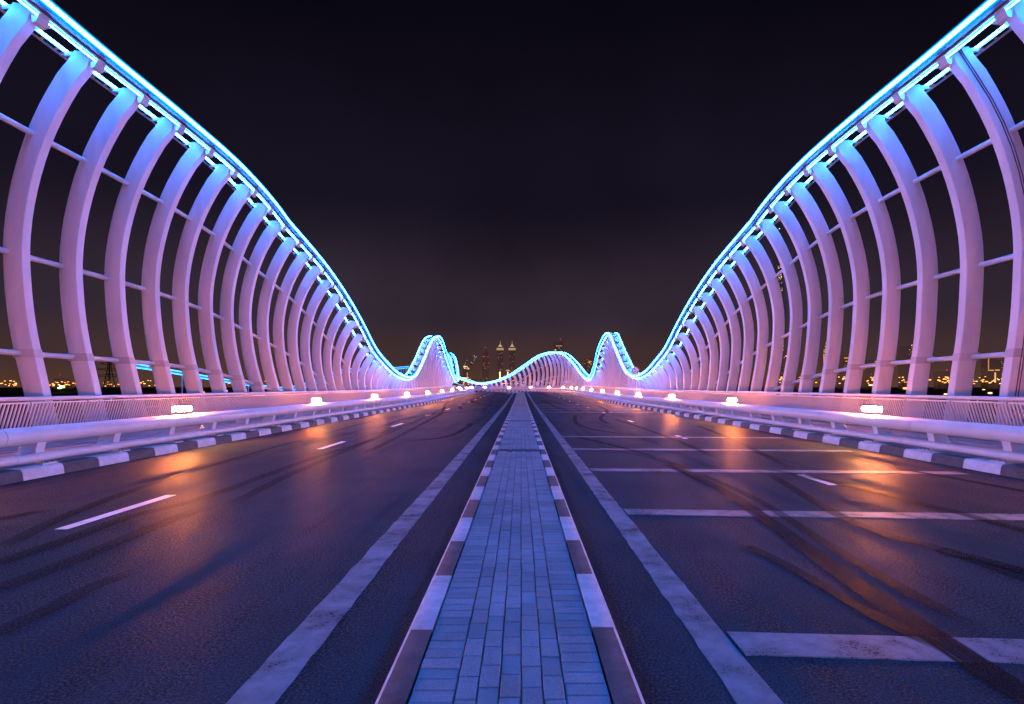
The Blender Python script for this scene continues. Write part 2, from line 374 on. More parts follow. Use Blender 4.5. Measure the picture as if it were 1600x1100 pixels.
for i, (pts, w, st) in enumerate(MARKS):
    pp = spline(pts); z = .0085 + .0003 * i
    me_v, me_f, uvs, sv = [], [], [], []; L = 0
    for k, p in enumerate(pp):
        d = (pp[min(k + 1, len(pp) - 1)] - pp[max(k - 1, 0)]).normalized(); nrm = Vector((d.y, -d.x, 0))
        if k: L += (p - pp[k - 1]).length
        t = k / (len(pp) - 1); f = st * (.72 if pts[0][0] < 0 else 1.) * min(1, t / .06 + .15, (1 - t) / .18 + .0)
        for q, uu in ((-1, 0.), (1, 1.)):
            b = p + nrm * (w / 2 * q); me_v.append(P(b.y, b.x, z if b.y < 60 else z)); uvs.append((uu, L)); sv.append(f)
    for k in range(len(pp) - 1): me_f.append((2 * k, 2 * k + 1, 2 * k + 3, 2 * k + 2))
    me = bpy.data.meshes.new('tyre_mark'); me.from_pydata(me_v, [], me_f)
    ul = me.uv_layers.new(name='UVMap')
    for lp in me.loops: ul.data[lp.index].uv = uvs[lp.vertex_index]
    at = me.attributes.new('strength', 'FLOAT', 'POINT'); at.data.foreach_set('value', sv)
    me.materials.append(M['tyre'])
    if me.polygons[0].normal.z < 0: me.flip_normals()
    link('tyre_mark', me, road)

# ------------------------------------------------------------------ median: pavers between painted kerb stones
MZ = .12
md = MB(); sweep(md, [(-.46, 0.001), (.46, 0.001), (.46, MZ - .009), (-.46, MZ - .009)], SS)
median = tag(md.build('median_pavement', M['mortar']), kind='structure')
def brick_vf(l, w, h=.05, c=.005):
    a, b = l / 2, w / 2
    v = [(-b, -a, -h), (b, -a, -h), (b, a, -h), (-b, a, -h), (-b, -a, -c), (b, -a, -c), (b, a, -c), (-b, a, -c), (-b + c, -a + c, 0), (b - c, -a + c, 0), (b - c, a - c, 0), (-b + c, a - c, 0)]
    f = [(0, 1, 5, 4), (1, 2, 6, 5), (2, 3, 7, 6), (3, 0, 4, 7), (4, 5, 9, 8), (5, 6, 10, 9), (6, 7, 11, 10), (7, 4, 8, 11), (8, 9, 10, 11)]
    return v, f
st_v, sol_v = brick_vf(.198, .0965), brick_vf(.0965, .198)
me_st = MB().add(*st_v).mesh('brick', M['brick']); me_sol = MB().add(*sol_v).mesh('brick', M['brick'])
slots = []
rnd = random.Random(11)
PITCH, ROW = .2045, .1025
grates = (12.4, 23.0, 42.0)
for c in range(5):
    u = (c - 2) * .1025; off = (.5 if c % 2 else 0) * PITCH + rnd.uniform(-.02, .02); s = S_BACK + off
    while s < S_END: slots.append((s, u, 0)); s += PITCH
for sg in (-1, 1):
    s = S_BACK + rnd.uniform(0, .1)
    while s < S_END: slots.append((s, sg * (.0 + 2.5 * .1025 + .1025), 1)); s += ROW
slots = [q for q in slots if not any(abs(q[0] - gg) < .21 for gg in grates)]
near = sorted([q for q in slots if q[0] > 2.15], key=lambda q: q[0])[:300]
nset = set(near)
for s, u, k in near:
    o = link('brick', me_sol if k else me_st, median, P(s, u + rnd.uniform(-.0015, .0015), MZ + rnd.uniform(-.002, .002)))
    o.rotation_euler = (rnd.uniform(-.008, .008), rnd.uniform(-.008, .008), rnd.uniform(-.008, .008))
rest = MB()
for q in slots:
    if q in nset: continue
    s, u, k = q; v, f = sol_v if k else st_v
    if s > 60: f = f[4:]
    o = P(s, u, MZ + rnd.uniform(-.002, .002)); h = head(s); ch, sh = math.cos(h), math.sin(h)
    rest.add([(o.x + x * ch - y * sh, o.y + x * sh + y * ch, o.z + z) for x, y, z in v], f)
tag(rest.build('brick_course', M['brick'], median), kind='stuff')
# kerb stones of the median
KB = .93
def kerbstone(u0, u1, z1, l, cham_in=.02, cham_out=.015):
    m = MB(); o = 1 if u1 > u0 else -1   # u0 road side, u1 inner side
    prof = [(u0, 0.002), (u0, z1 - cham_in * 1.3), (u0 + o * cham_in * .45, z1 - cham_in * .4), (u0 + o * cham_in * 1.2, z1), (u1, z1), (u1, 0.002)]
    if o < 0: prof = prof[::-1]
    return m.loft([[(u, -l / 2 + .002, z) for u, z in prof], [(u, l / 2 - .002, z) for u, z in prof]])
for sg in (-1, 1):
    m_w = kerbstone(sg * .615, sg * .468, MZ + .004, KB).mesh('kerb_stone', M['median_white'], 30)
    m_d = kerbstone(sg * .615, sg * .468, MZ + .004, KB).mesh('kerb_stone', M['kerb_grey'], 30)
    for me_ in (m_w, m_d):
        me_.materials.append(M['kerb_edge'])
        for p in me_.polygons:
            if abs(p.normal.x) > .35 and p.center.z > .05 and p.normal.x * sg > 0: p.material_index = 1  # road-side bevel takes a paler tone than the block
    k0 = 3.246 - KB / 2 + (.03 if sg > 0 else 0); n = -6
    for n in range(-6, 130):
        s = k0 + n * KB
        if s > S_END - 1: break
        link('kerb_stone', m_d if n % 2 == 0 else m_w, median, P(s, 0, rnd.uniform(-.002, .002)), head(s))
# drain grates across the pavers
for gs in grates:
    m = MB(); fr = .02
    m.box(-.44, .44, -.19, -.17, -.03, .004); m.box(-.44, .44, .17, .19, -.03, .004); m.box(-.44, -.42, -.17, .17, -.03, .004); m.box(.42, .44, -.17, .17, -.03, .004)
    for i in range(15): x = -.39 + i * .0557; m.box(x - .012, x + .012, -.17, .17, -.02, .002)
    link('drain_grate', m.mesh('drain_grate', M['dark_steel']), median, P(gs, 0, MZ))

# ------------------------------------------------------------------ outer kerbs in black and white
for sg, k in ((-1, KL), (1, KR)):
    kb = MB(); a, b = sorted((k + sg * .04, k + sg * .29)); sweep(kb, [(a, .0), (b, .0), (b, .165), (a, .165)], SS)
    kerb = tag(kb.build('kerb', M['concrete']), kind='structure')
    ms = {}
    for nm in ('kerb_white', 'kerb_dark'):
        m = MB(); l = .82; z1 = .185
        prof = [(0, .002), (sg * .02, .13), (sg * .045, z1 - .012), (sg * .075, z1), (sg * .298, z1), (sg * .298, .002)]
        if sg < 0: prof = prof[::-1]
        m.loft([[(u, -l / 2 + .004, z) for u, z in prof], [(u, l / 2 - .004, z) for u, z in prof]]); ms[nm] = m.mesh('kerb_stone', M[nm], 30)
    first = 9.08 + .41 if sg < 0 else 9.3
    i = 0
    for s in along(k, S_BACK, S_END - 2, .82, first - 40 * .82):
        i += 1
        o = link('kerb_stone', ms['kerb_white' if (i + (0 if sg < 0 else 1)) % 2 else 'kerb_dark'], kerb, P(s, k, rnd.uniform(-.002, .002)), head(s))

# ------------------------------------------------------------------ guard rails: big tube, small tube, posts bolted to the kerb
def seg_tube(parent, name, u, z, r, first, n=16, L=5.55):
    t = first
    while True:
        a, b = t + .006, t + L - .006
        f = lambda q: q if q <= S0 else S0 + (q - S0) * RAD / (RAD + u)
        if f(b) > S_END: break
        ss = [f(q) for q in (stations(a, b, L) if b < S0 else stations(a, b, 1.))]
        pts = [P(s, u, z) for s in ss]
        if b > 38 and b < S0 + 15: pts = [P(s, u, z) for s in [f(q) for q in stations(a, b, 1.2)]]
        m = MB().tube(pts, r, n)
        m.build(name, M['rail'], parent, 40); t += L
for sg, k in ((-1, KL), (1, KR)):
    gr = empty('guard_rail', P(9, k + sg * .4, .18))
    tag(gr, 'silver double-tube guard rail on short posts along the %s road edge' % ('left' if sg < 0 else 'right'), 'guard rail', 'guard rails beside the road')
    UB, UL = k + sg * .40, k + sg * .27
    gr.location = (0, 0, 0)
    seg_tube(gr, 'upper_tube', UB, .69, .155, 9.07 - 5.55 * 6 if sg < 0 else 12.3 - 5.55 * 6, 24)
    seg_tube(gr, 'lower_tube', UL, .315, .075, 9.2 - 5.55 * 6 if sg < 0 else 12.5 - 5.55 * 6, 14)
    pm = MB()
    pr = [(sg * .37, .20), (sg * .78, .20), (sg * .70, .36), (sg * .56, .62), (sg * .30, .62), (sg * .35, .44), (sg * .36, .32)]
    if sg < 0: pr = pr[::-1]
    pm.loft([[(u, -.09, z) for u, z in pr], [(u, .09, z) for u, z in pr]])
    pmesh = pm.mesh('post', M['rail'], 30)
    bpm = MB().box(min(sg * .17, sg * .80), max(sg * .17, sg * .80), -.16, .16, 0, .018).mesh('base_plate', M['rail'])
    bom = MB().tube([(0, 0, 0), (0, 0, .032)], .017, 6).tube([(0, 0, .031), (0, 0, .048)], .009, 6).mesh('bolt', M['galv'])
    first = 9.80 if sg < 0 else 9.96
    for s in along(UB, S_BACK, S_END - 3, 1.85, first - 1.85 * 18):
        p = link('post', pmesh, gr, P(s, k, -.0), head(s))
        link('base_plate', bpm, p, (0, 0, .186))
        if 7 < s < 24:
            for bx, by in ((.21, -.11), (.21, 0), (.21, .11), (.77, -.11), (.77, .11)): link('bolt', bom, p, (sg * bx, by, .204))
    for z, uo in ((.30, .60), (.42, .56)):
        MB().tube([P(s, k + sg * uo, z) for s in stations(S_BACK, S_END, 2.)], .006, 5).build('cable', M['galv'], gr)

# ------------------------------------------------------------------ balustrades in front of the ribs
for sg in (-1, 1):
    ba = empty('balustrade'); UT, UBm = sg * 11.60, sg * 11.88
    tag(ba, 'pale steel balustrade with leaning bars along the %s walkway' % ('left' if sg < 0 else 'right'), 'railing', 'walkway balustrades')
    MB().tube([P(s, UT, 1.25) for s in SS], .052, 12).build('handrail', M['rail'], ba, 40)
    ul = lambda z: UT + (UBm - UT) * (1.20 - z) / .95
    m = MB(); sweep(m, [(UBm - .03, .25), (UBm + .03, .25), (UBm + .03, .29), (UBm - .03, .29)], SS); m.build('bottom_rail', M['bar'], ba)
    # flat bar in lengths under the handrail
    for s in along(UT, 4, 100, 1.75, 4.5):
        q = [(ul(1.155) - .018, 1.13), (ul(1.155) + .018, 1.13), (ul(1.155) + .018, 1.175), (ul(1.155) - .018, 1.175)]
        m = MB(); sweep(m, q, [s, s + 1.70]); m.build('top_bar', M['bar'], ba)
        m = MB().tube([P(s + .85, ul(1.155), 1.17), P(s + .85, UT, 1.23)], .016, 6); m.build('bracket', M['rail'], ba)
    bm = MB(); w, d = .019, .030
    za, zb = .285, 1.135; ua, ub = ul(za) - UT, ul(zb) - UT
    bm.loft([[(ua - d / 2, -w, za), (ua + d / 2, -w, za), (ua + d / 2, w, za), (ua - d / 2, w, za)], [(ub - d / 2, -w, zb), (ub + d / 2, -w, zb), (ub + d / 2, w, zb), (ub - d / 2, w, zb)]])
    bme = bm.mesh('baluster', M['bar'])
    allb = along(UT, 8, S_END - 3, .102, 8.)
    for s in allb[:300]: link('baluster', bme, ba, P(s, UT, 0), head(s))
    rest = MB()
    for s in allb[300:]:
        o = P(s, UT, 0); h = head(s); ch, sh = math.cos(h), math.sin(h)
        rest.add([(o.x + x * ch - y * sh, o.y + x * sh + y * ch, o.z + z) for x, y, z in bm.v], bm.f[:4])
    tag(rest.build('baluster_row', M['bar'], ba), kind='stuff')

# ------------------------------------------------------------------ the wave: curved ribs under a lit double chord
KNOT_R = [(-30, 7.0), (-15, 9.0), (-5, 9.9), (5, 10.25), (14.4, 10.12), (17.9, 10.1), (21.4, 10.0), (24.9, 9.66), (28.4, 9.08), (31.9, 8.37), (35.4, 7.36), (38.9, 6.05), (42.4, 4.51),
          (45, 3.5), (49, 2.6), (53, 2.25), (56, 2.4), (59, 2.95), (62, 4.2), (66, 6.1), (69, 7.6), (71.5, 8.1), (75, 7.8), (80, 6.5), (84, 4.4), (88, 3.0), (93, 2.55), (97, 2.8),
          (101.8, 4.0), (106.6, 6.1), (111.4, 8.0), (116.2, 8.6), (121, 8.1), (125.8, 6.2), (130.6, 4.0), (135.4, 2.5), (140.2, 2.15), (145, 3.4), (152, 6.2), (160, 7.8)]
KNOT_L = KNOT_R[:13] + [(45, 3.5), (50, 2.5), (55, 2.15), (58, 2.3), (60, 2.75), (63.8, 4.3), (67.3, 6.0), (70, 7.1), (73.4, 7.8), (76, 8.05), (79.3, 7.6), (84, 5.9), (88.6, 4.3), (94.5, 2.7), (99, 2.3), (105, 4), (112, 7), (120, 8), (130, 6), (140, 3), (160, 6)]
KNOT_R = [(a, h + (.28 if a > 43 else 0)) for a, h in KNOT_R]; KNOT_L = [(a, h + (.28 if a > 43 else 0)) for a, h in KNOT_L]
def interp(kn, x):
    n = len(kn)
    if x <= kn[0][0]: return kn[0][1]
    if x >= kn[-1][0]: return kn[-1][1]
    i = max(j for j in range(n - 1) if kn[j][0] <= x)
    def sl(j):
        if j <= 0 or j >= n - 1: return 0.
        return (kn[j + 1][1] - kn[j - 1][1]) / (kn[j + 1][0] - kn[j - 1][0])
    h = kn[i + 1][0] - kn[i][0]; t = (x - kn[i][0]) / h; a, b = kn[i][1], kn[i + 1][1]; m0, m1 = sl(i) * h, sl(i + 1) * h
    return (2 * t ** 3 - 3 * t * t + 1) * a + (t ** 3 - 2 * t * t + t) * m0 + (-2 * t ** 3 + 3 * t * t) * b + (t ** 3 - t * t) * m1
TAB = [(0, 12.0), (.12, 12.25), (.3, 12.64), (.45, 12.79), (.55, 12.77), (.65, 12.61), (.75, 12.33), (.84, 11.95), (.92, 11.50), (1.0, 10.97)]
FOOT = .30      # the right-hand feet stand a little further out
def u_top(H): return 11.35 - .42 * max(0., min(1., (H - 9.4) / .75))
def u_prof(t, H, sg=-1):
    bulge = interp(TAB, t) - (12.0 * (1 - t) + 10.95 * t)
    return 12.0 * (1 - t) + u_top(H) * t + bulge * (.2 + .8 * min(1., H / 10.)) + (FOOT * max(0., 1 - t / .45) ** 1.5 if sg > 0 else 0)
RIB_D, RIB_W, BAY = .50, .25, 1.75
def rib_mesh(s, sg, H):
    zb = .17 + lift(s); n = 26; rings = []; c = .010
    for i in range(n + 1):
        t = i / n; z = zb + (H - zb) * t; u = u_prof(t, H, sg)
        e = .01; du = (u_prof(min(1, t + e), H, sg) - u_prof(max(0, t - e), H, sg)); dz = (H - zb) * (min(1, t + e) - max(0, t - e)); L = math.hypot(du, dz)
        k = 1.; nu, nz = dz / L, -du / L * k     # outward normal in the section plane
        sl = (interp(KNOT_L if sg < 0 else KNOT_R, s + .2) - interp(KNOT_L if sg < 0 else KNOT_R, s - .2)) / .4 * t ** 6
        D = RIB_D; hw = RIB_W / 2
        sec = [(0, -hw + c), (c, -hw), (D - c, -hw), (D, -hw + c), (D, hw - c), (D - c, hw), (c, hw), (0, hw - c)]
        ring = [PA(s + b, sg * (u + a * nu), z + a * nz + sl * b) for a, b in sec]
        rings.append(ring if sg > 0 else ring[::-1])
    return MB().loft(rings)
for sg, kn, s_first in ((-1, KNOT_L, 14.46), (1, KNOT_R, 14.3)):
    side = 'left' if sg < 0 else 'right'
    wave = empty('wave_arch'); tag(wave, 'white wave-shaped wall of curved ribs with blue light strips on the %s of the bridge' % side, 'bridge arch', 'lit waves of the bridge')
    Hs = lambda s: interp(kn, s)
    end = S_END - 2 if sg > 0 else 128.
    ribs = along(sg * 12.4, 2.0, end, BAY, s_first - 7 * BAY)
    for i, s in enumerate(ribs):
        H = Hs(s); rib = rib_mesh(s, sg, H).build('rib', M['paint'], wave, 35)
        for drop in (7.72,):
            zc = H - drop
            if zc > .9 and s < 50:
                t = (zc - .17) / (H - .17); e = .012; rr = []
                for q in (-.11, .11):
                    tt = t + q / H; uu = u_prof(tt, H, sg)
                    ring = [PA(s + b2, sg * (uu + a2), zc + q) for a2, b2 in ((-.006, -.129), (.56, -.129), (.56, .129), (-.006, .129))]
                    rr.append(ring if sg > 0 else ring[::-1])
                MB().loft(rr).build('collar', M['collar'], rib)
        ut = u_top(H); cap = MB(); hw = .145
        ds = .3; sl = (Hs(s + ds) - Hs(s - ds)) / (2 * ds)
        pr = [(-.10, -.20), (-.03, -.36), (.06, -.38), (.10, -.02), (.02, .0), (-.08, -.08)]
        rings = [[PA(s + b, sg * (ut + a), H + z + sl * b) for a, z in pr] for b in (-hw, hw)]
        if sg < 0: rings = [r[::-1] for r in rings]
        cap.loft(rings).build('rib_cap', M['paint'], rib)
        if sg > 0 and abs(s - 14.3) < .1:     # twin conduits climbing this rib
            for q in (.20, .27):
                pts = []
                for j in range(17):
                    t = j / 16; z = .17 + (H - .17) * t; pts.append(PA(s - RIB_W / 2 - .012, sg * (u_prof(t, H, sg) + q), z))
                MB().tube(pts, .012, 6).build('conduit', M['dark_steel'], rib)
    # chord members swept along the wave
    cs = [s for s in stations(-24, end, .45)]
    def member(name, du0, du1, dz0, dz1, m, run=None):
        mb = MB(); rings = []
        for s in run or cs:
            H = Hs(s); ut = u_top(H)
            ring = [PA(s, sg * (ut + du0), H + dz0), PA(s, sg * (ut + du1), H + dz0), PA(s, sg * (ut + du1), H + dz1), PA(s, sg * (ut + du0), H + dz1)]
            rings.append(ring if sg > 0 else ring[::-1])
        mb.loft(rings); mb.f = [f[::-1] for f in mb.f]; return mb.build(name, m, wave)
    q0 = -24.
    while q0 < end - 1:          # strips fitted in lengths with a small joint between
        member('light_strip', -.33, -.19, -.06, .10, M['led'], stations(q0 + .025, min(q0 + 5.25, end) - .025, .45)); q0 += 5.25
    member('light_strip', -.348, -.333, -.105, -.05, M['led_halo'])  # added blue halo under the strip, imitates its bloom
    member('light_strip', -.348, -.333, .095, .14, M['led_halo'])  # the same added halo along the upper side
    member('light_tray', -.325, -.12, -.11, -.075, M['dark_steel'])
    member('light_tray', -.175, -.145, -.065, .13, M['dark_steel'])
    member('chord_tube', -.125, -.085, -.17, -.12, M['paint'])
    member('chord_tube', -.045, -.01, -.22, -.18, M['paint'])
    member('light_strip', -.07, -.05, -.225, -.205, M['led_line'])
    member('light_strip', .74, .775, .08, .115, M['led_line'])
    member('chord_tube', .80, .83, .06, .10, M['paint'])
    member('chord_tube', .95, .98, .02, .07, M['paint'])
    rung = MB()
    s = -24
    while s < end:
        H = Hs(s); ut = u_top(H); H2 = Hs(s + .05)
        for a, b, za, zb in ((-.10, -.03, -.145, -.20), (.82, .96, .08, .045)):
            ring = lambda uu, zz: [PA(s, sg * (ut + uu), H + zz - .015), PA(s + .05, sg * (ut + uu), H2 + zz - .015), PA(s + .05, sg * (ut + uu), H2 + zz + .015), PA(s, sg * (ut + uu), H + zz + .015)]
            rung.loft([ring(a, za), ring(b, zb)])
        s += .42 if s < 60 else .8
    tag(rung.build('chord_rung', M['paint'], wave), kind='stuff')
    for i, s in enumerate(ribs[:-1]):
        H = Hs(s); MB().tube([PA(s, sg * (u_top(H) + .30), H + .06), PA(s, sg * (u_top(H) + .97), H + .05)], .05, 6).build('bracket', M['paint'], wave)
        a = PA(s + .30, sg * u_top(Hs(s + .3)), Hs(s + .3) - .19); b = PA(s + .75, sg * (u_top(Hs(s + .75)) + .76), Hs(s + .75) + .09)
        MB().tube([a, b], .045, 6).build('brace', M['paint'], wave)
    # long tubes tying the ribs together on their outer side
    for drop in (2.05, 5.1, 7.72):
        run = []
        def flush():
            if len(run) > 1:
                MB().tube(run, .075, 10).build('tie_tube', M['paint'], wave, 40)
            run.clear()
        for s in stations(2, end, .875):
            H = Hs(s); z = H - drop
            if z < .5: flush(); continue
            t = (z - .17) / (H - .17); run.append(PA(s, sg * (u_prof(t, H, sg) + RIB_D * .8), z))
        flush()

# ------------------------------------------------------------------ floodlights on the guard rails
lp = [(-.06, .02), (.07, .02), (.07, .145), (-.05, .145), (-.085, .12), (-.10, .08), (-.09, .045)]
lens = MB().loft([[(x, y, z) for x, z in lp[::-1]] for y in (-.21, .21)]).mesh('lens', M['lamp'])
lens.materials.append(M['lamp_end'])
for p in lens.polygons:
    if abs(p.normal.y) > .9: p.material_index = 1
hs = MB().loft([[(-.155, -.29, .150), (.10, -.29, .150), (.10, .29, .150), (-.155, .29, .150)], [(-.06, -.19, .185), (.06, -.19, .185), (.06, .19, .185), (-.06, .19, .185)]])
hs.box(-.09, .09, -.225, .225, 0, .018); hs.box(.076, .098, -.34, .34, .005, .148)
for a in (-.222, .222): hs.box(.02, .05, a - .008, a + .008, .018, .15)
housing = hs.mesh('housing', M['galv'])
brk = MB().box(-.03, .03, -.08, .08, -.07, -.002).mesh('bracket', M['galv'])
for sg, k, first in ((-1, KL, 14.1), (1, KR, 14.0)):
    u = k + sg * .44; n = 0
    for s in along(u, -15, S_END - 4, 9.23, first - 9.23 * 2):
        if sg < 0 and s > 125: break
        o = empty('floodlight', P(s, u, .90), head(s) + (math.pi if sg < 0 else 0)); n += 1
        where = '%s floodlight on the %s guard rail counting from the nearest end' % (ORD[n - 1], 'left' if sg < 0 else 'right')
        tag(o, 'glowing amber ' + where, 'floodlight', 'floodlights on the guard rails')
        link('lens', lens, o); link('housing', housing, o); link('bracket', brk, o)

# ------------------------------------------------------------------ signs
def chevron(s, label):
    o = empty('chevron_sign', P(s, 8.95, .185), head(s)); tag(o, label, 'sign', 'chevron signs on the bend')
    MB().tube([(0, .03, 0), (0, .03, 1.95)], .03, 8).build('pole', M['galv'], o)
    MB().box(-.30, .30, -.012, .012, 1.30, 1.95).build('panel', M['sign_white'], o)
    c = MB(); y0, y1 = -.020, -.013
    pts = [(.12, 1.90), (.24, 1.90), (-.06, 1.625), (.24, 1.35), (.12, 1.35), (-.20, 1.625)]
    c.loft([[(x, y0, z) for x, z in pts], [(x, y1, z) for x, z in pts]]).build('chevron', M['sign_red'], o)
for s, lab in ((104, 'red and white chevron sign nearest along the bend, by the wave trough'), (110.5, 'red and white chevron sign second along the bend'),
               (118, 'red and white chevron sign third along the bend'), (126, 'red and white chevron sign fourth along the bend, before the median end'), (135, 'red and white chevron sign farthest round the bend')):
    chevron(s, lab)
sg_ = empty('speed_sign', P(43.2, 8.95, .185)); tag(sg_, 'round red-rimmed 40 speed limit sign on a pole behind right guard rail', 'sign')
MB().tube([(0, .03, 0), (0, .03, 2.9)], .035, 8).build('pole', M['galv'], sg_)
def disc(r, y0, y1, z=2.62, n=28, r0=0.):
    ring = lambda rr, y: [(rr * math.cos(2 * math.pi * k / n), y, z + rr * math.sin(2 * math.pi * k / n)) for k in range(n)]
    return MB().loft([ring(r, y0), ring(r, y1)]) if not r0 else MB().loft([ring(r0, y0), ring(r, y0), ring(r, y1), ring(r0, y1), ring(r0, y0)], True, False)
disc(.29, -.012, .012).build('panel', M['sign_white'], sg_)
disc(.285, -.020, -.013, r0=.225).build('rim', M['sign_red'], sg_)
def stroke(pts, r=.016): MB().tube([(x, -.018, 2.62 + z) for x, z in pts], r, 6).build('digit', M['sign_black'], sg_)
stroke([(-.02, -.17), (-.02, -.03), (-.13, -.125), (.01, -.125)])
stroke([(.10 + .05 * math.cos(a), -.10 + .075 * math.sin(a)) for a in [2 * math.pi * k / 12 for k in range(13)]])
stroke([(-.03, .15), (-.10, .14), (-.10, .10), (-.05, .09), (-.11, .075), (-.11, .035), (-.02, .03)])
stroke([(.07, .09), (.10, .10)], .022)

# ------------------------------------------------------------------ neighbouring bridge arm to the left, lit in the same blue
nb = empty('neighbour_ramp'); tag(nb, 'low blue-lit footbridge frame seen through the left ribs', 'bridge', )
NK = [(31, 2.75), (32.5, 2.65), (45, 1.7), (52.6, 1.35), (61, 2.3), (68.6, 3.5), (80.8, 4.1), (94.7, 4.6), (110, 5.4), (120, 5.6)]
NX = -22.
ns = stations(31, 120, 1.)
for du, dz in ((0, .14), (.5, -.14)):
    MB().tube([(NX + du, s, interp(NK, s) + dz) for s in ns], .03, 6).build('light_strip', M['led_far'], nb)
for du, dz in ((0.12, -.02), (.3, -.0)):
    MB().tube([(NX + du, s, interp(NK, s) + dz) for s in ns], .06, 6).build('chord_tube', M['paint'], nb)
for s in stations(31.5, 119, 2.2):
    h = interp(NK, s); MB().tube([(NX + .2, s, -1.6), (NX + .2, s, h)], .06, 8).build('column', M['paint'], nb)
for z in (-.2, .35, .9): MB().tube([(NX + .2, 31, z), (NX + .2, 120, z)], .04, 6).build('tie_tube', M['bar'], nb)
MB().box(NX - 3, NX + .5, 24, 122, -2.3, -1.6).build('deck', M['concrete'], nb)

# ------------------------------------------------------------------ far shore: bearings (x) and heights are ratios to distance
def at(px, py, D): return ((px - 814) * D / 870 + .05, D, 1.54 + (604 - py) * D / 870)
GZ = -9.
def tower(name, label, px0, px1, top, D, cat='tower', depth=None, steps=None):
    x0, x1 = at(px0, 0, D)[0], at(px1, 0, D)[0]; z = at(0, top, D)[2]
    o = empty(name, ((x0 + x1) / 2, D, GZ)); tag(o, label, cat); w = x1 - x0; d = depth or w
    MB().box(-w / 2, w / 2, 0, d, 0, z - GZ).build('facade', M['tower'], o)
    for (a, b, t0, t1) in steps or []:
        xa, xb = at(a, 0, D)[0] - o.location.x, at(b, 0, D)[0] - o.location.x
        MB().box(xa, xb, d * .2, d * .8, at(0, t1, D)[2] - GZ, at(0, t0, D)[2] - GZ).build('upper_stage', M['tower'], o)
    o['_D'] = D
    return o
def light(o, px0, px1, py0, py1, m, name='lit_window', proud=.3):
    D = o['_D']; lx = o.location.x
    xa, xb = at(px0, 0, D)[0] - lx, at(px1, 0, D)[0] - lx
    MB().box(xa, xb, -proud, -.02, at(0, py1, D)[2] - GZ, at(0, py0, D)[2] - GZ).build(name, M[m], o)
def scatter(o, px0, px1, py0, py1, n, mats, seed, w=.7, h=.5):
    r = random.Random(seed)
    for i in range(n):
        x = r.uniform(px0, px1); y = r.uniform(py0, py1); light(o, x, x + w * r.uniform(.6, 1.6), y, y + h, r.choice(mats))
# twin spired towers
for a, lab in ((776, 'twin tower with lit crown and spire, left one of the pair'), (794.6, 'twin tower with lit crown and spire, right one of the pair')):
    o = tower('twin_tower', lab, a + 1, a + 10, 543, 1900, steps=[(a + 2.5, a + 8.5, 541, 543), (a + 4, a + 7, 538.5, 541)])
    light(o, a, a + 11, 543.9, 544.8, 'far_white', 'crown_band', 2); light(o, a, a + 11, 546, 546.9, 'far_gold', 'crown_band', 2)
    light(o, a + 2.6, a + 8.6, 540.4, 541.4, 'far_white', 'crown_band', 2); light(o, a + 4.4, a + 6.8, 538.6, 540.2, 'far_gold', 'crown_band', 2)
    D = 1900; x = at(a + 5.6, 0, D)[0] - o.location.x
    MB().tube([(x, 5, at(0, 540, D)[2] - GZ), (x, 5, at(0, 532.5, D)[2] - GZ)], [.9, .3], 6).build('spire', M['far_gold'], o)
    scatter(o, a + 1.5, a + 9, 550, 598, 16, ['far_dim'], int(a), .6, .5)
o = tower('dark_tower', 'unlit tower with pointed top and red warning lights', 753.5, 764, 556, 1700, steps=[(755.5, 762.5, 550, 556), (757.5, 760, 544, 550)])
for p in ((754.6, 557), (757, 557.3), (762.4, 557.3), (756.5, 567.5), (764, 567.5), (758.3, 543.2)): light(o, p[0] - .6, p[0] + .6, p[1] - .5, p[1] + .6, 'far_red', 'warning_light', 6)
scatter(o, 754, 763, 570, 598, 8, ['far_dim'], 5)
o = tower('construction_tower', 'tower under construction with strings of white work lights', 724, 733, 571, 1200)
scatter(o, 724, 733, 571.5, 577.5, 22, ['far_white', 'far_warm'], 6, .8, .7)
for p in ((726, 569.5), (727.5, 567), (729.5, 563), (740.5, 563), (741.5, 561), (742.5, 558.5), (743.5, 558), (744.4, 557), (741, 555.5), (741, 557), (737, 566.5), (739, 567.3), (736, 566.6)): light(o, p[0] - .45, p[0] + .45, p[1] - .45, p[1] + .45, 'far_white', 'work_light', .5)
D = 1200
for (a, b) in (((726, 572), (730, 562)), ((733, 572), (745, 555)), ((740, 566), (733, 572))):
    p, q = at(*a, D), at(*b, D); l = o.location
    MB().tube([(p[0] - l.x, 2, p[2] - GZ), (q[0] - l.x, 2, q[2] - GZ)], .5, 5).build('crane_jib', M['tower'], o)
o = tower('lit_mast', 'slim mast with column of white lights behind the bend', 729.5, 731.5, 582, 1000)
for y in (583, 585, 587.5, 589.5, 591): light(o, 729.4, 731, y - .6, y + .6, 'far_white', 'mast_light', .5)
light(o, 724, 732, 590.2, 590.9, 'far_warm', 'mast_light', .5)
o = tower('lit_gateway', 'pale lit pillar with bright base band left of the third wave', 780.3, 782.2, 581, 900); light(o, 780.4, 782, 581, 592, 'far_warm', 'lit_edge', .4); light(o, 780.4, 787, 590, 590.8, 'far_white', 'lit_edge', .4)
o = tower('lit_gateway', 'pale lit pillar with bright flat cap left of the third wave', 792.5, 794.2, 580, 900); light(o, 792.7, 794, 581, 590, 'far_warm', 'lit_edge', .4); light(o, 791, 796.2, 578, 579.8, 'far_white', 'lit_edge', .4)
o = tower('office_tower', 'dark tower behind the third wave crest with red corner lights', 864.5, 880, 534, 1600)
for p in ((865.5, 546.8), (876.2, 546.6), (875.6, 530.2)): light(o, p[0] - .7, p[0] + .7, p[1] - .6, p[1] + .6, 'far_red', 'warning_light', 3)
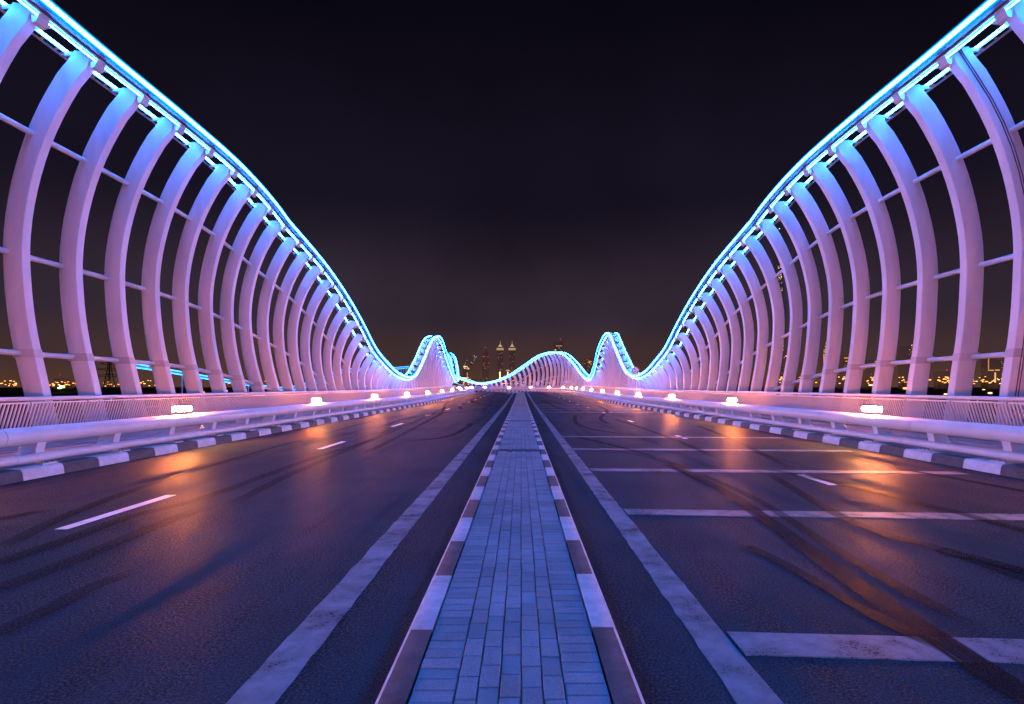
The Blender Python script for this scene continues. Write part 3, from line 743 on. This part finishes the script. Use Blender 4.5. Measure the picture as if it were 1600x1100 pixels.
light(o, 867, 869, 546.6, 547.3, 'far_warm'); light(o, 868.5, 878, 540.2, 540.8, 'far_dim', 'lit_floor'); light(o, 873, 874.5, 543.5, 544, 'far_dim')
scatter(o, 865, 879, 548, 600, 26, ['far_dim', 'far_dim', 'far_warm'], 8)
o = tower('office_tower', 'tower between third and second wave crests with red and white lights', 914, 929, 560, 1300)
for p in ((917.5, 562), (920, 563.5), (919, 566), (919.3, 572.5)): light(o, p[0] - .8, p[0] + .8, p[1] - .7, p[1] + .7, 'far_red', 'warning_light', 1)
scatter(o, 920, 928, 563, 570, 12, ['far_warm', 'far_white', 'far_dim'], 9); scatter(o, 915, 928, 572, 600, 14, ['far_dim'], 10)
o = tower('low_block', 'low block with lit windows seen through the third wave ribs', 874, 890, 570, 900, 'building')
light(o, 876, 879.5, 576.7, 577.8, 'far_white'); light(o, 883, 884.2, 577, 582, 'far_white'); scatter(o, 875, 889, 572, 602, 16, ['far_dim', 'far_gold', 'far_warm'], 12)
o = tower('low_block', 'wide low block with amber windows behind the bend', 815, 860, 582, 1000, 'building'); scatter(o, 816, 859, 583, 603, 34, ['far_dim', 'far_gold', 'far_warm', 'far_red'], 13)
o = tower('low_block', 'low dark block behind the trough of the bend', 716, 752, 592, 1000, 'building'); scatter(o, 717, 751, 593, 603, 16, ['far_gold', 'far_warm'], 14)
# tall stepped spire on the right
o = tower('spire_tower', 'very tall stepped tower with white dots of light seen between right ribs', 1212, 1229, 470, 1700, steps=[(1213, 1227, 440, 470), (1214.5, 1224, 395, 440), (1216.5, 1221.5, 340, 395), (1218, 1220, 270, 340)])
rs = random.Random(21)
for y in range(345, 560, 3):
    if rs.random() < .38:
        c = 1216 + (y - 345) * .035; x = c + rs.uniform(-.2, 1.6); light(o, x, x + rs.uniform(.7, 1.9), y, y + rs.choice((.7, .9, 1.4)), rs.choice(['far_white', 'far_warm']))
# gold tower
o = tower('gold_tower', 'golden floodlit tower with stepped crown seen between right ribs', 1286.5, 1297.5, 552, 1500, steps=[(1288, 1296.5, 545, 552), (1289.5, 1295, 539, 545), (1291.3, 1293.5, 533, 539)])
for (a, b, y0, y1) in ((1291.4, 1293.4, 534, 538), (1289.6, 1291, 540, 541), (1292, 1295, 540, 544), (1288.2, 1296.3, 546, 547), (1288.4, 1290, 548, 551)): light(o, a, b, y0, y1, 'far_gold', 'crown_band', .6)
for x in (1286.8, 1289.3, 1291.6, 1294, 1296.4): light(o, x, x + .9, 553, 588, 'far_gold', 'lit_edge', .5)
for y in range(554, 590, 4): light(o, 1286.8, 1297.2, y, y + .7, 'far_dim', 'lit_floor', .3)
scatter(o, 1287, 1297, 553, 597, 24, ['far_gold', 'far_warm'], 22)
o = tower('low_block', 'dark stepped block left of the golden tower', 1220, 1262, 570, 1300, 'building', steps=[(1240, 1262, 566, 570)]); scatter(o, 1221, 1261, 574, 603, 22, ['far_dim', 'far_gold', 'far_red'], 23); light(o, 1227, 1231, 556, 556.8, 'far_warm', 'warning_light', 1)
o = tower('flat_roof_block', 'block with glowing amber roofline right of the golden tower', 1318, 1336, 558.5, 1100, 'building'); light(o, 1319, 1334.5, 558.8, 560, 'far_gold', 'lit_roofline'); light(o, 1321, 1328, 563.9, 565, 'far_gold', 'lit_floor'); scatter(o, 1319, 1335, 567, 601, 20, ['far_dim', 'far_gold', 'far_red'], 24)
o = tower('flat_roof_block', 'block topped by red lights between right ribs', 1362, 1386, 562, 1100, 'building')
for p in ((1376, 553.3), (1378, 553.3), (1384, 553.3), (1372.5, 558.5)): light(o, p[0] - .8, p[0] + .8, p[1] - .5, p[1] + .5, 'far_red', 'warning_light', 1)
scatter(o, 1363, 1384, 563, 571, 14, ['far_warm', 'far_white', 'far_gold'], 25); scatter(o, 1360, 1386, 580, 600, 18, ['far_gold', 'far_dim'], 26)
o = tower('office_tower', 'slim tower with amber lights and a brilliant white floodlight', 1418, 1440, 540, 1300)
light(o, 1436.5, 1440, 547, 550.5, 'far_warm', 'floodlight', 2); scatter(o, 1420, 1428, 537, 573, 22, ['far_dim', 'far_gold', 'far_warm'], 27); scatter(o, 1419, 1440, 575, 600, 14, ['far_dim', 'far_gold'], 28)
o = tower('low_block', 'low dark block with two red lights near the far right', 1472, 1490, 580, 1200, 'building'); light(o, 1478, 1480.5, 577.3, 578.5, 'far_red', 'warning_light', 1); light(o, 1485.5, 1487.5, 583.5, 584.6, 'far_red', 'warning_light', 1); scatter(o, 1473, 1489, 585, 600, 8, ['far_gold'], 29)
o = tower('outlined_tower', 'dark tower outlined by a string of orange lights at far right', 1544, 1558, 555, 900)
for y in range(560, 579, 2): light(o, 1543.9, 1545.1, y, y + 1.4, 'far_gold', 'outline_light')
light(o, 1546, 1553, 578, 579.2, 'far_gold', 'outline_light'); light(o, 1555, 1562, 577.5, 579, 'far_gold', 'outline_light'); light(o, 1554, 1556, 582, 598, 'far_dim', 'outline_light')
o = tower('office_tower', 'tower with slanting rows of white lights at far right', 1558, 1588, 562, 1000)
for y in (555.5, 557.5, 559.5, 561.5): light(o, 1575.5, 1577, y, y + .8, 'far_warm')
for i in range(6): light(o, 1585 - i * .8, 1586.2 - i * .8, 554 + i * 2, 555 + i * 2, 'far_white')
light(o, 1573.5, 1577.5, 565, 566, 'far_warm'); light(o, 1579, 1584, 567.5, 569, 'far_white'); scatter(o, 1564, 1572, 562, 590, 12, ['far_gold', 'far_dim'], 31)
o = tower('low_block', 'low dark block on the left horizon under the pylon', 84, 100, 590, 700, 'building'); light(o, 93.5, 94.5, 585.2, 586.2, 'far_red', 'warning_light')

# street lamps on the far shore
lh = MB().box(-.42, .42, -.4, .4, -.42, .0).mesh('lamp_head', M['far_orange']); lhw = MB().box(-.42, .42, -.4, .4, -.42, .0).mesh('lamp_head', M['far_warm']); lhg = MB().box(-.8, .8, -.5, .5, -.5, .3).mesh('lamp_head', M['far_green'])
pl = MB().tube([(0, 0, -11), (0, 0, 0)], [.14, .08], 6).mesh('pole', M['dark_steel'])
def street(px, py, D, label, group, me=lh, sc=1.):
    o = empty('street_lamp', at(px, py, D)); tag(o, label, 'street lamp', group); b = link('lamp_head', me, o); b.scale = (sc, 1, sc); p = link('pole', pl, o)
    z = o.location.z; p.scale = (1, 1, max(.1, (z - GZ) / 11))
rl = random.Random(5)
for i in range(70):
    x = rl.choice([rl.uniform(0, 260), rl.uniform(0, 30), rl.uniform(68, 120), rl.uniform(145, 180), rl.uniform(205, 260), rl.uniform(260, 420)]); street(x, rl.choice([rl.uniform(594, 599), rl.uniform(599.5, 603)]), rl.uniform(380, 620), 'small amber street lamp on the left far shore', 'street lamps on the left shore', lh if rl.random() < .8 else lhw, rl.uniform(.7, 1.5))
for i in range(130):
    x = rl.choice([rl.uniform(1440, 1600), rl.uniform(1440, 1600), rl.uniform(1465, 1500), rl.uniform(1535, 1575), rl.uniform(1310, 1332), rl.uniform(1355, 1378), rl.uniform(1405, 1440), rl.uniform(1190, 1310)]); street(x, rl.choice([rl.uniform(588, 594), rl.uniform(592, 599)]), rl.uniform(380, 620), 'small amber street lamp on the right far shore', 'street lamps on the right shore', lh if rl.random() < .75 else lhw, rl.uniform(.7, 1.5))
for i in range(30):
    street(rl.uniform(716, 900), rl.uniform(592, 601), rl.uniform(300, 480), 'small amber street lamp seen between ribs round the bend', 'street lamps beyond the bend', lh if rl.random() < .6 else lhw, rl.uniform(.6, 1.3))
for px, py, D, lab, me, sc in ((1415, 605.5, 150, 'brilliant amber lamp low between ribs on the right', lh, 1.), (1360.5, 601, 130, 'amber hooded lamp beside a lit wall between right ribs', lhw, .55), (518, 603, 160, 'brilliant amber lamp low between left ribs before the trough', lh, .9),
                               (1477.5, 615, 260, 'white lamp low on the dark ground at right', lhw, 1.2), (1547, 613, 260, 'brightest white lamp low on the dark ground at far right', lhw, 1.6), (1567, 610.5, 260, 'white lamp pair by the dark ground at far right', lhw, 1.3),
                               (1537, 608.2, 280, 'faint white lamp on the dark ground at far right', lhw, .8), (97, 604, 300, 'greenish white floodlight on the left shore', lhg, 1.3), (93, 606, 300, 'smaller greenish light beside the left shore floodlight', lhg, .8),
                               (317, 612, 150, 'white lamp under the blue footbridge frame at left', lhw, .6), (353, 610, 150, 'second white lamp under the blue footbridge frame at left', lhw, .6)):
    street(px, py, D, lab, None, me, sc)
# low lit wall and shore embankment
tag(MB().box(-900, 900, 270, 700, -9, -1.9).build('embankment', M['ground']), kind='structure')

# power pylon on the left
pyl = empty('power_pylon', (at(171, 0, 420)[0], 420, GZ)); tag(pyl, 'dark lattice power pylon behind the left ribs', 'pylon')
h = at(0, 563, 420)[2] - GZ
for sx in (-1, 1):
    for sy in (-1, 1):
        MB().tube([(sx * 4, sy * 4, 0), (sx * 1.1, sy * 1.1, h * .7), (sx * .4, sy * .4, h)], .28, 5).build('leg', M['dark_steel'], pyl)
for i in range(7):
    z0, z1 = h * i / 7, h * (i + 1) / 7; w0, w1 = 4 - 3.5 * i / 7, 4 - 3.5 * (i + 1) / 7
    MB().tube([(-w0, -w0, z0), (w1, -w1, z1)], .16, 5).build('lattice', M['dark_steel'], pyl); MB().tube([(w0, -w0, z0), (-w1, -w1, z1)], .16, 5).build('lattice', M['dark_steel'], pyl)
for z, l in ((h * .62, 13), (h * .78, 10), (h * .92, 7)):
    for sx in (-1, 1):
        MB().tube([(0, 0, z + 1.), (sx * l, 0, z)], .22, 5).build('cross_arm', M['dark_steel'], pyl); MB().tube([(0, 0, z - 1.), (sx * l, 0, z)], .22, 5).build('cross_arm', M['dark_steel'], pyl)
for o in bpy.data.objects:
    if '_D' in o: del o['_D']
